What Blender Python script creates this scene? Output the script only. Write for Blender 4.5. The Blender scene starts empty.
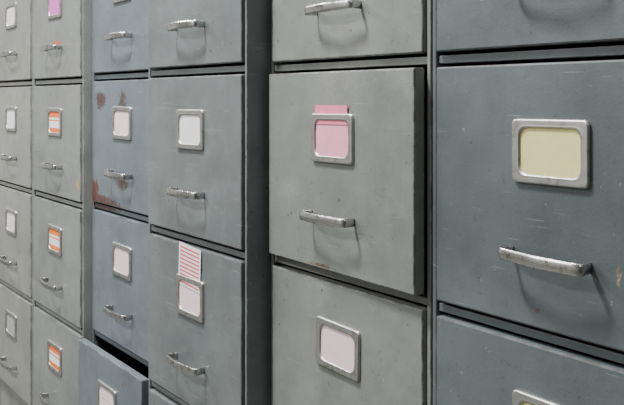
import bpy, bmesh, math, random
from mathutils import Vector, Matrix
random.seed(7)
scn = bpy.context.scene

# ------------------------------------------------------------------ materials
def lin(c):
    return tuple(((v/255.0)/12.92 if v/255.0 <= .04045 else ((v/255.0+.055)/1.055)**2.4) for v in c) + (1.0,)

def new_mat(name):
    m = bpy.data.materials.new(name); m.use_nodes = True
    nt = m.node_tree; b = nt.nodes['Principled BSDF']
    return m, nt, b

def noise(nt, vec, scale, detail=4, rough=.55):
    n = nt.nodes.new('ShaderNodeTexNoise')
    n.inputs['Scale'].default_value = scale; n.inputs['Detail'].default_value = detail
    n.inputs['Roughness'].default_value = rough
    nt.links.new(vec, n.inputs['Vector']); return n.outputs['Fac']

def ramp(nt, fac, p0, p1, c0=(0,0,0,1), c1=(1,1,1,1)):
    r = nt.nodes.new('ShaderNodeValToRGB')
    r.color_ramp.elements[0].position = p0; r.color_ramp.elements[0].color = c0
    r.color_ramp.elements[1].position = p1; r.color_ramp.elements[1].color = c1
    nt.links.new(fac, r.inputs['Fac']); return r.outputs['Color']

def mathn(nt, op, a, b=None, clamp=False):
    n = nt.nodes.new('ShaderNodeMath'); n.operation = op; n.use_clamp = clamp
    for i, v in enumerate((a, b)):
        if v is None: continue
        if isinstance(v, (int, float)): n.inputs[i].default_value = v
        else: nt.links.new(v, n.inputs[i])
    return n.outputs[0]

def mapping(nt, P, scale, rot=(0,0,0), loc=(0,0,0)):
    mp = nt.nodes.new('ShaderNodeMapping')
    mp.inputs['Scale'].default_value = scale; mp.inputs['Rotation'].default_value = rot
    mp.inputs['Location'].default_value = loc
    nt.links.new(P, mp.inputs['Vector']); return mp.outputs[0]

def mix(nt, fac, a, b, mode='MIX'):
    n = nt.nodes.new('ShaderNodeMix'); n.data_type = 'RGBA'; n.blend_type = mode
    for idx, v in ((0, fac), (6, a), (7, b)):
        if isinstance(v, (int, float)): n.inputs[idx].default_value = v
        elif isinstance(v, tuple): n.inputs[idx].default_value = v
        else: nt.links.new(v, n.inputs[idx])
    return n.outputs[2]

def paint(name, col, col2, spots=(), rough=.33, edge=False):
    """old enamel on sheet steel; spots = (x,y,z,radius,(sx,sz),rgb,threshold)"""
    m, nt, b = new_mat(name)
    g = nt.nodes.new('ShaderNodeNewGeometry'); P = g.outputs['Position']
    big = ramp(nt, noise(nt, P, 3.2, 3), .35, .68)
    c = mix(nt, big, lin(col), lin(col2))
    gr = ramp(nt, noise(nt, P, 7, 8, .76), .46, .68)
    c = mix(nt, mathn(nt, 'MULTIPLY', gr, .55), c, lin(tuple(int(v*.72) for v in col)))
    lt = ramp(nt, noise(nt, mapping(nt, P, (1, 1, 1.6), (0, 0, 0), (7, 1, 3)), 6, 7, .72), .55, .72)
    c = mix(nt, mathn(nt, 'MULTIPLY', lt, .35), c, lin(tuple(min(255, int(v*1.16)) for v in col)))
    streak = ramp(nt, noise(nt, mapping(nt, P, (26, 26, 4)), 1.0, 5, .6), .52, .80)
    c = mix(nt, mathn(nt, 'MULTIPLY', streak, .25), c, lin(tuple(int(v*.72) for v in col)))
    for k, rot in enumerate(((0, .5, 0), (0, -.9, 0), (0, 1.4, 0))):
        s = ramp(nt, noise(nt, mapping(nt, P, (9, 9, 330), rot, (k*3.1, 0, k)), 1.0, 2, .5), .71, .74)
        c = mix(nt, mathn(nt, 'MULTIPLY', s, .34), c, lin((176, 178, 174)) if k != 1 else lin((62, 62, 60)))
    v = nt.nodes.new('ShaderNodeTexVoronoi'); v.inputs['Scale'].default_value = 24
    nt.links.new(P, v.inputs['Vector'])
    d = mathn(nt, 'ADD', v.outputs['Distance'], mathn(nt, 'MULTIPLY', noise(nt, P, 150, 3), .14))
    chip = ramp(nt, d, .120, .135, (1,1,1,1), (0,0,0,1))
    c = mix(nt, mathn(nt, 'MULTIPLY', chip, .7), c, lin((80, 62, 50)))
    sp2 = ramp(nt, noise(nt, P, 70, 4, .7), .68, .71)
    c = mix(nt, mathn(nt, 'MULTIPLY', sp2, .4), c, lin((176, 176, 170)))
    sp3 = ramp(nt, noise(nt, mapping(nt, P, (1, 1, 1), (0, 0, 0), (5, 2, 9)), 110, 3, .7), .66, .70)
    c = mix(nt, mathn(nt, 'MULTIPLY', sp3, .5), c, lin((72, 66, 60)))
    for (x, y, z, r, (sx, sz), rgb, th) in spots:
        mpv = mapping(nt, P, (1/sx, 1, 1/sz), (0, 0, 0), (-x/sx, -y, -z/sz))
        ln = nt.nodes.new('ShaderNodeVectorMath'); ln.operation = 'LENGTH'
        nt.links.new(mpv, ln.inputs[0])
        fall = mathn(nt, 'SUBTRACT', 1.0, mathn(nt, 'DIVIDE', ln.outputs['Value'], r), True)
        fall = mathn(nt, 'POWER', fall, .5)
        nz = noise(nt, P, 90, 8, .85)
        msk = ramp(nt, mathn(nt, 'MULTIPLY', fall, nz), th, th+.03)
        rc = mix(nt, ramp(nt, noise(nt, P, 130, 4, .7), .4, .6), lin(rgb), lin(tuple(int(q*.6) for q in rgb)))
        c = mix(nt, mathn(nt, 'MULTIPLY', msk, .9), c, rc)
    if edge:
        we = ramp(nt, noise(nt, P, 34, 6, .7), .44, .56)
        c = mix(nt, mathn(nt, 'MULTIPLY', we, .75), c, lin((66, 60, 54)))
    nt.links.new(c, b.inputs['Base Color'])
    rr = nt.nodes.new('ShaderNodeMapRange'); rr.inputs[1].default_value = .3; rr.inputs[2].default_value = .7
    rr.inputs[3].default_value = rough-.05; rr.inputs[4].default_value = rough+.18
    nt.links.new(noise(nt, P, 12, 6, .65), rr.inputs[0]); nt.links.new(rr.outputs[0], b.inputs['Roughness'])
    b.inputs['Specular IOR Level'].default_value = .55
    bp = nt.nodes.new('ShaderNodeBump'); bp.inputs['Strength'].default_value = .6; bp.inputs['Distance'].default_value = .016
    nt.links.new(noise(nt, P, 4.5, 2), bp.inputs['Height'])
    bp2 = nt.nodes.new('ShaderNodeBump'); bp2.inputs['Strength'].default_value = .15; bp2.inputs['Distance'].default_value = .001
    nt.links.new(noise(nt, P, 320, 2), bp2.inputs['Height']); nt.links.new(bp.outputs[0], bp2.inputs['Normal'])
    nt.links.new(bp2.outputs[0], b.inputs['Normal'])
    return m

def paint_pair(name, col, col2, spots=()):
    return [paint(name, col, col2, spots), paint(name+'_worn_edge', col, col2, (), .45, True)]

def metal(name, col, rough, dirt=.5):
    m, nt, b = new_mat(name)
    g = nt.nodes.new('ShaderNodeNewGeometry'); P = g.outputs['Position']
    n = ramp(nt, noise(nt, P, 90, 5, .65), .54, .70)
    c = mix(nt, mathn(nt, 'MULTIPLY', n, dirt), lin(col), lin((92, 78, 64)))
    nt.links.new(c, b.inputs['Base Color'])
    b.inputs['Metallic'].default_value = 1.0
    rr = nt.nodes.new('ShaderNodeMapRange'); rr.inputs[3].default_value = rough; rr.inputs[4].default_value = rough+.22
    nt.links.new(noise(nt, P, 60, 3), rr.inputs[0]); nt.links.new(rr.outputs[0], b.inputs['Roughness'])
    return m

def plain(name, rgb, rough=.8, var=.12, scale=40):
    m, nt, b = new_mat(name)
    g = nt.nodes.new('ShaderNodeNewGeometry')
    n = noise(nt, g.outputs['Position'], scale, 4)
    c = mix(nt, n, lin(rgb), lin(tuple(int(v*(1-var)) for v in rgb)))
    nt.links.new(c, b.inputs['Base Color']); b.inputs['Roughness'].default_value = rough
    return m

CHROME = metal('worn_chrome', (204, 204, 202), .15, .7)
HOLD = metal('dull_nickel', (198, 198, 195), .30, .45)
PAPER = {k: plain('card_'+k, v, .75, .10, 45) for k, v in dict(
    white=(246, 246, 248), offwhite=(238, 234, 230), pink=(254, 170, 202), palepink=(250, 224, 232),
    yellow=(250, 240, 166), orange=(246, 122, 50), purple=(216, 108, 200), red=(226, 84, 92),
    grey=(164, 166, 162), hot=(250, 136, 166)).items()}
PENCIL = plain('ink_writing', (80, 80, 96), .8)

# ------------------------------------------------------------------ mesh helpers
def obj_from_bm(name, bm, mats, parent=None, smooth=False, loc=(0,0,0), rot=(0,0,0)):
    bmesh.ops.recalc_face_normals(bm, faces=bm.faces)
    me = bpy.data.meshes.new(name); bm.to_mesh(me); bm.free()
    for m in mats: me.materials.append(m)
    if smooth:
        for p in me.polygons: p.use_smooth = True
    o = bpy.data.objects.new(name, me); scn.collection.objects.link(o)
    o.location = loc; o.rotation_euler = rot
    if parent: o.parent = parent
    return o

def box(bm, x0, x1, y0, y1, z0, z1, mat=0, bev=0, edge_mat=None):
    r = bmesh.ops.create_cube(bm, size=1.0)
    vs = r['verts']
    for v in vs:
        v.co = Vector(((x0+x1)/2 + v.co.x*(x1-x0), (y0+y1)/2 + v.co.y*(y1-y0), (z0+z1)/2 + v.co.z*(z1-z0)))
    fs = {f for v in vs for f in v.link_faces}
    for f in fs: f.material_index = mat
    if bev:
        es = {e for v in vs for e in v.link_edges}
        res = bmesh.ops.bevel(bm, geom=list(es), offset=bev, segments=2, profile=.5, affect='EDGES')
        if edge_mat is not None:
            for f in res['faces']: f.material_index = edge_mat

def rrect(w, h, r, n=7):
    pts = []
    for cx, cz, a0 in ((w/2-r, h/2-r, 0), (-w/2+r, h/2-r, 90), (-w/2+r, -h/2+r, 180), (w/2-r, -h/2+r, 270)):
        for i in range(n):
            a = math.radians(a0 + 90*i/(n-1))
            pts.append((cx + r*math.cos(a), cz + r*math.sin(a)))
    return pts

HW, HH = .108, .071
def make_holder(parent, x, z, rot=0.0, name='label_holder'):
    bm = bmesh.new()
    prof = [(HW, HH, .006, 0.0), (HW, HH, .006, -.0026), (HW-.0015, HH-.0015, .006, -.0038), (HW-.004, HH-.004, .006, -.0042),
            (HW-.013, HH-.012, .008, -.0030), (HW-.017, HH-.015, .010, -.0036), (HW-.0205, HH-.018, .012, -.0034),
            (HW-.022, HH-.0195, .012, -.0006)]
    loops = []
    for w, h, r, y in prof:
        loops.append([bm.verts.new((px, y, pz)) for px, pz in rrect(w, h, r)])
    n = len(loops[0])
    for a, b in zip(loops, loops[1:]):
        for i in range(n):
            bm.faces.new((a[i], a[(i+1) % n], b[(i+1) % n], b[i]))
    return obj_from_bm(name, bm, [HOLD], parent, True, (x, 0, z), (0, rot, 0))

def make_card(parent, x, z, rot, bands, name='label_card', lines=False):
    bm = bmesh.new(); w, h = HW-.016, HH-.014
    mats = []; top = h/2
    for f, c in bands:
        if PAPER[c] not in mats: mats.append(PAPER[c])
        box(bm, -w/2, w/2, -.0013, -.0006, top-f*h, top, mats.index(PAPER[c])); top -= f*h
    if lines:
        mats.append(PENCIL); k = len(mats)-1
        for zz, l0, l1 in ((.012, -.022, .016), (.002, -.028, .022), (-.009, -.02, .006)):
            xx = l0
            while xx < l1:
                l = random.uniform(.002, .005)
                box(bm, xx, min(xx+l, l1), -.0015, -.0013, zz-.0004, zz+random.uniform(.0001, .0006), k); xx += l+.002
    return obj_from_bm(name, bm, mats, parent, False, (x, 0, z), (0, rot, 0))

def make_paper(parent, x, z0, z1, w, rot, col, stripes=None, name='paper_slip'):
    bm = bmesh.new(); h = z1-z0; mats = [PAPER[col]]
    box(bm, -w/2, w/2, -.0022, -.0016, 0, h, 0)
    if stripes:
        mats.append(PAPER[stripes]); zz = h-.006
        while zz > .004:
            box(bm, -w/2+.005, w/2-.005, -.0025, -.0022, zz-.0026, zz, 1); zz -= .0070
    return obj_from_bm(name, bm, mats, parent, False, (x, 0, z0), (0, rot, 0))

def make_handle(parent, x, z, rot=0.0, L=.122, S=.025):
    ctrl = [(-L/2+.006, 0.0), (-L/2+.004, -S*.35), (-L/2+.002, -S*.66), (-L/2+.006, -S*.86), (-L/2+.018, -S*.95), (-L/2+.038, -S*1.03), (0, -S*1.10)]
    ctrl = ctrl + [(-a, b) for a, b in reversed(ctrl[:-1])]
    pts = []
    for i in range(len(ctrl)-1):
        p0 = Vector(ctrl[max(i-1, 0)]); p1 = Vector(ctrl[i]); p2 = Vector(ctrl[i+1]); p3 = Vector(ctrl[min(i+2, len(ctrl)-1)])
        for k in range(4):
            t = k/4
            pts.append(.5*((2*p1)+(-p0+p2)*t+(2*p0-5*p1+4*p2-p3)*t*t+(-p0+3*p1-3*p2+p3)*t**3))
    pts.append(Vector(ctrl[-1]))
    bm = bmesh.new(); rings = []
    n = len(pts)
    for i, p in enumerate(pts):
        t = (pts[min(i+1, n-1)]-pts[max(i-1, 0)]).normalized()
        nrm = Vector((t.y, -t.x))
        s = abs(2*i/(n-1)-1)
        hh = .0070 - .0008*s
        sec = [(-hh, -.0010), (-hh*.9, .0000), (-hh*.45, .0007), (0, .0009), (hh*.45, .0007), (hh*.9, .0000), (hh, -.0010), (hh*.8, -.0016), (-hh*.8, -.0016)]
        rings.append([bm.verts.new((p.x+nrm.x*o, p.y+nrm.y*o, q)) for q, o in sec])
    m = len(rings[0])
    for a, b in zip(rings, rings[1:]):
        for i in range(m):
            bm.faces.new((a[i], a[(i+1) % m], b[(i+1) % m], b[i]))
    bm.faces.new(rings[0]); bm.faces.new(rings[-1])
    return obj_from_bm('handle', bm, [CHROME], parent, True, (x, 0, z), (0, rot, 0))

# ------------------------------------------------------------------ cabinet
W = .40
SIDE, RAIL, DEP = .009, .018, .60

def make_cabinet(x0, front, mat, rows, inner, P=.31, z12=1.0):
    Z0 = z12-3*P; TOP = z12+P
    root = bpy.data.objects.new('filing_cabinet', None); scn.collection.objects.link(root)
    root.location = (x0, 0, 0)
    g = .0016
    bm = bmesh.new()
    yf, yb = -front, DEP
    box(bm, g, SIDE, yf, yb, 0.0, TOP+.012, 0, .0014, 1)
    box(bm, W-SIDE, W-g, yf, yb, 0.0, TOP+.012, 0, .0014, 1)
    box(bm, SIDE, W-SIDE, yf+.0005, yb, TOP-RAIL/2+.004, TOP+.012, 0, .001)
    box(bm, SIDE, W-SIDE, yb-.004, yb, .02, TOP-.006, 0)
    box(bm, SIDE, W-SIDE, yf+.012, yb-.004, Z0-.015, Z0-.009, 0)
    box(bm, SIDE, W-SIDE, yf+.012, yf+.016, 0.0, Z0-.015, 0)
    for k in range(4):
        zc = Z0+k*P
        box(bm, SIDE, W-SIDE, yf+.0035, yf+.03, zc-RAIL/2+.002, zc+RAIL/2-.006, 0, .001, 1)
    obj_from_bm('cabinet_body', bm, mat, root)
    for r, R in rows.items():
        zb = TOP - r*P
        z_lo, z_hi = zb+RAIL/2-.0015, zb+P-RAIL/2-.0025
        out = R.get('out', 0.0)
        dr = bpy.data.objects.new('drawer_%d' % r, None); scn.collection.objects.link(dr)
        dr.parent = root
        dr.location = (W/2, yf-.004-out, 0)
        if 'yaw' in R: dr.rotation_euler = (0, 0, R['yaw'])
        hw = W/2-SIDE-.004
        bm = bmesh.new()
        box(bm, -hw, hw, 0, .018, z_lo, z_hi, 0, .0022, 1)
        obj_from_bm('drawer_front_%d' % r, bm, mat, dr)
        bm = bmesh.new()
        iw, L = hw-.012, .50
        box(bm, -iw, -iw+.002, .018, L, z_lo+.02, z_hi-.05, 0)
        box(bm, iw-.002, iw, .018, L, z_lo+.02, z_hi-.05, 0)
        box(bm, -iw, iw, L-.002, L, z_lo+.02, z_hi-.05, 0)
        box(bm, -iw+.002, iw-.002, .018, L-.002, z_lo+.02, z_lo+.022, 0)
        obj_from_bm('drawer_tray_%d' % r, bm, [inner], dr)
        lx, lz = R.get('lo', (0, 0)); hx, hz = R.get('ho', (0, 0))
        zt = zb+P
        rot = R.get('rot', random.uniform(-.012, .012))
        L = zt - .350*P + lz
        make_holder(dr, lx, L, rot, 'label_holder_%d' % r)
        if R.get('card'): make_card(dr, lx, L, rot, R['card'], 'label_card_%d' % r, R.get('lines', False))
        for s in R.get('slips', ()):
            make_paper(dr, lx+s[0], L+s[1], L+s[2], s[3], s[4], s[5], s[6], 'paper_slip_%d' % r)
        o = make_handle(dr, hx, zt-.722*P+hz, R.get('hrot', random.uniform(-.014, .014))); o.name = 'handle_%d' % r
    return root

inner = plain('tray_steel', (60, 64, 64), .6)
Wc = [(1, 'white')]
mA = paint_pair('enamel_warm_grey', (144, 145, 139), (130, 132, 128))
mB = paint_pair('enamel_grey', (136, 139, 136), (122, 126, 124), spots=[
    (-.99, -.036, 1.085, .055, (1.0, .35), (222, 104, 60), .32), (-.835, -.036, .745, .02, (1, 1), (206, 180, 90), .30)])
mC = paint_pair('enamel_blue_grey', (112, 121, 127), (100, 110, 117), spots=[
    (-.735, -.016, .945, .06, (1, .6), (92, 62, 50), .34), (-.775, -.016, .730, .075, (.7, .8), (112, 64, 46), .31),
    (-.72, -.016, .712, .10, (1.7, .30), (98, 62, 48), .31), (-.60, -.016, .93, .06, (.8, 1.3), (84, 66, 58), .36),
    (-.60, -.016, .765, .05, (1.4, .6), (92, 66, 54), .36)])
mD = paint_pair('enamel_slate', (115, 121, 122), (101, 108, 109))
mE = paint_pair('enamel_green_grey', (136, 139, 134), (121, 125, 121), spots=[
    (.17, -.008, .705, .05, (1.6, .12), (110, 84, 62), .40)])
mF = paint_pair('enamel_dark_grey', (98, 106, 108), (84, 92, 94), spots=[
    (.69, -.004, .775, .020, (.5, 1.5), (176, 160, 142), .42), (.62, -.004, .765, .035, (1.3, .25), (118, 92, 72), .42)])

OR = [(.30, 'orange'), (.10, 'white'), (.06, 'orange'), (.30, 'white'), (.24, 'orange')]
AB = dict(P=.296, z12=.993)
make_cabinet(-2.0, .032, mA, {1: {'card': Wc}, 2: {'card': Wc}, 3: {'card': Wc}, 4: {'card': Wc}}, inner, **AB)
make_cabinet(-1.6, .032, mA, {1: {'card': [(1, 'offwhite')], 'lines': True}, 2: {'card': Wc}, 3: {'card': [(1, 'offwhite')]},
                             4: {'card': [(1, 'grey')]}}, inner, **AB)
make_cabinet(-1.2, .032, mB, {1: {'card': [(1, 'purple')]}, 2: {'card': OR}, 3: {'card': OR}, 4: {'card': OR}}, inner, **AB)
make_cabinet(-.8, .012, mC, {1: {'card': Wc}, 2: {'card': [(1, 'palepink')]}, 3: {'card': [(1, 'palepink')]},
                            4: {'card': [(1, 'palepink')], 'out': .034, 'lines': True}}, inner, P=.298)
make_cabinet(-.4, .042, mD, {1: {'card': Wc, 'ho': (0, -.006)}, 2: {'card': [(1, 'white')]},
                            3: {'card': [(1, 'palepink')], 'lo': (0, .004), 'slips': [(-.003, .016, .092, .088, .06, 'white', 'red')]},
                            4: {'card': Wc}}, inner, P=.303)
make_cabinet(0.0, 0.0, mE, {1: {'card': Wc, 'ho': (0, -.006)}, 2: {'card': [(1, 'pink')], 'out': .010, 'yaw': -.020, 'slips': [(-.002, .02, .0475, .084, 0, 'hot', None)]},
                           3: {'card': [(1, 'palepink')], 'rot': .02, 'lo': (0, .006)}, 4: {'card': Wc}}, inner, P=.308)
make_cabinet(.4, 0.0, mF, {1: {'card': Wc}, 2: {'card': [(1, 'yellow')], 'hrot': .02}, 3: {'card': [(1, 'yellow')], 'lo': (0, .006)}, 4: {'card': Wc}}, inner, P=.31)
make_cabinet(.8, 0.0, mF, {1: {'card': Wc}, 2: {'card': Wc}, 3: {'card': Wc}, 4: {'card': Wc}}, inner)

# ------------------------------------------------------------------ room
def slab(name, x0, x1, y0, y1, z0, z1, mat):
    bm = bmesh.new(); box(bm, x0, x1, y0, y1, z0, z1)
    return obj_from_bm(name, bm, [mat])
slab('floor', -5, 4, -3.2, .8, -.05, 0, plain('vinyl_floor', (84, 84, 80), .5, .2, 6))
slab('wall_back', -5, 4, .7, .8, 0, 2.7, plain('painted_wall', (196, 196, 192), .85))
slab('wall_front', -5, 4, -3.3, -3.2, 0, 2.7, plain('painted_wall_grey', (150, 150, 148), .85))
slab('wall_left', -5.1, -5, -3.2, .7, 0, 2.7, plain('painted_wall_left', (210, 210, 206), .85))
slab('wall_right', 4, 4.1, -3.2, .7, 0, 2.7, plain('painted_wall_right', (100, 100, 98), .85))
slab('ceiling', -5, 4, -3.2, .8, 2.7, 2.75, plain('ceiling_white', (210, 210, 207), .9))

FIX = plain('fixture_white', (235, 235, 232), .5)
def ceiling_light(x, y, power, sx=.34, sy=.34):
    bm = bmesh.new()
    box(bm, -sx/2-.02, sx/2+.02, -sy/2-.02, sy/2+.02, -.05, 0, 0, .004)
    o = obj_from_bm('ceiling_light', bm, [FIX], None, False, (x, y, 2.70))
    l = bpy.data.lights.new('light_panel', 'AREA'); l.shape = 'RECTANGLE'; l.size = sx; l.size_y = sy
    l.energy = power; l.color = (1.0, .995, .98)
    lo = bpy.data.objects.new('light_panel', l); scn.collection.objects.link(lo)
    lo.parent = o; lo.location = (0, 0, -.06)
ceiling_light(-.25, -.76, 96, .28, .28)
ceiling_light(-2.6, -.95, 85)
ceiling_light(2.4, -1.2, 16)
ceiling_light(-1.6, -2.4, 110, 1.2, .3)

w = bpy.data.worlds.new('World'); scn.world = w; w.use_nodes = True
w.node_tree.nodes['Background'].inputs[0].default_value = (.95, .97, 1.0, 1)
w.node_tree.nodes['Background'].inputs[1].default_value = .6

# ------------------------------------------------------------------ camera
cam = bpy.data.cameras.new('camera'); co = bpy.data.objects.new('camera', cam); scn.collection.objects.link(co)
phi = math.atan(602/920)
co.location = (1.289, -.762, .95)
fwd = Vector((-math.cos(phi), math.sin(phi), 0))
co.rotation_euler = fwd.to_track_quat('-Z', 'Y').to_euler()
cam.sensor_width = 36; cam.sensor_fit = 'HORIZONTAL'
cam.lens = 920/624*36
cam.shift_y = -(202.5-98)/624
cam.clip_start = .02
scn.camera = co
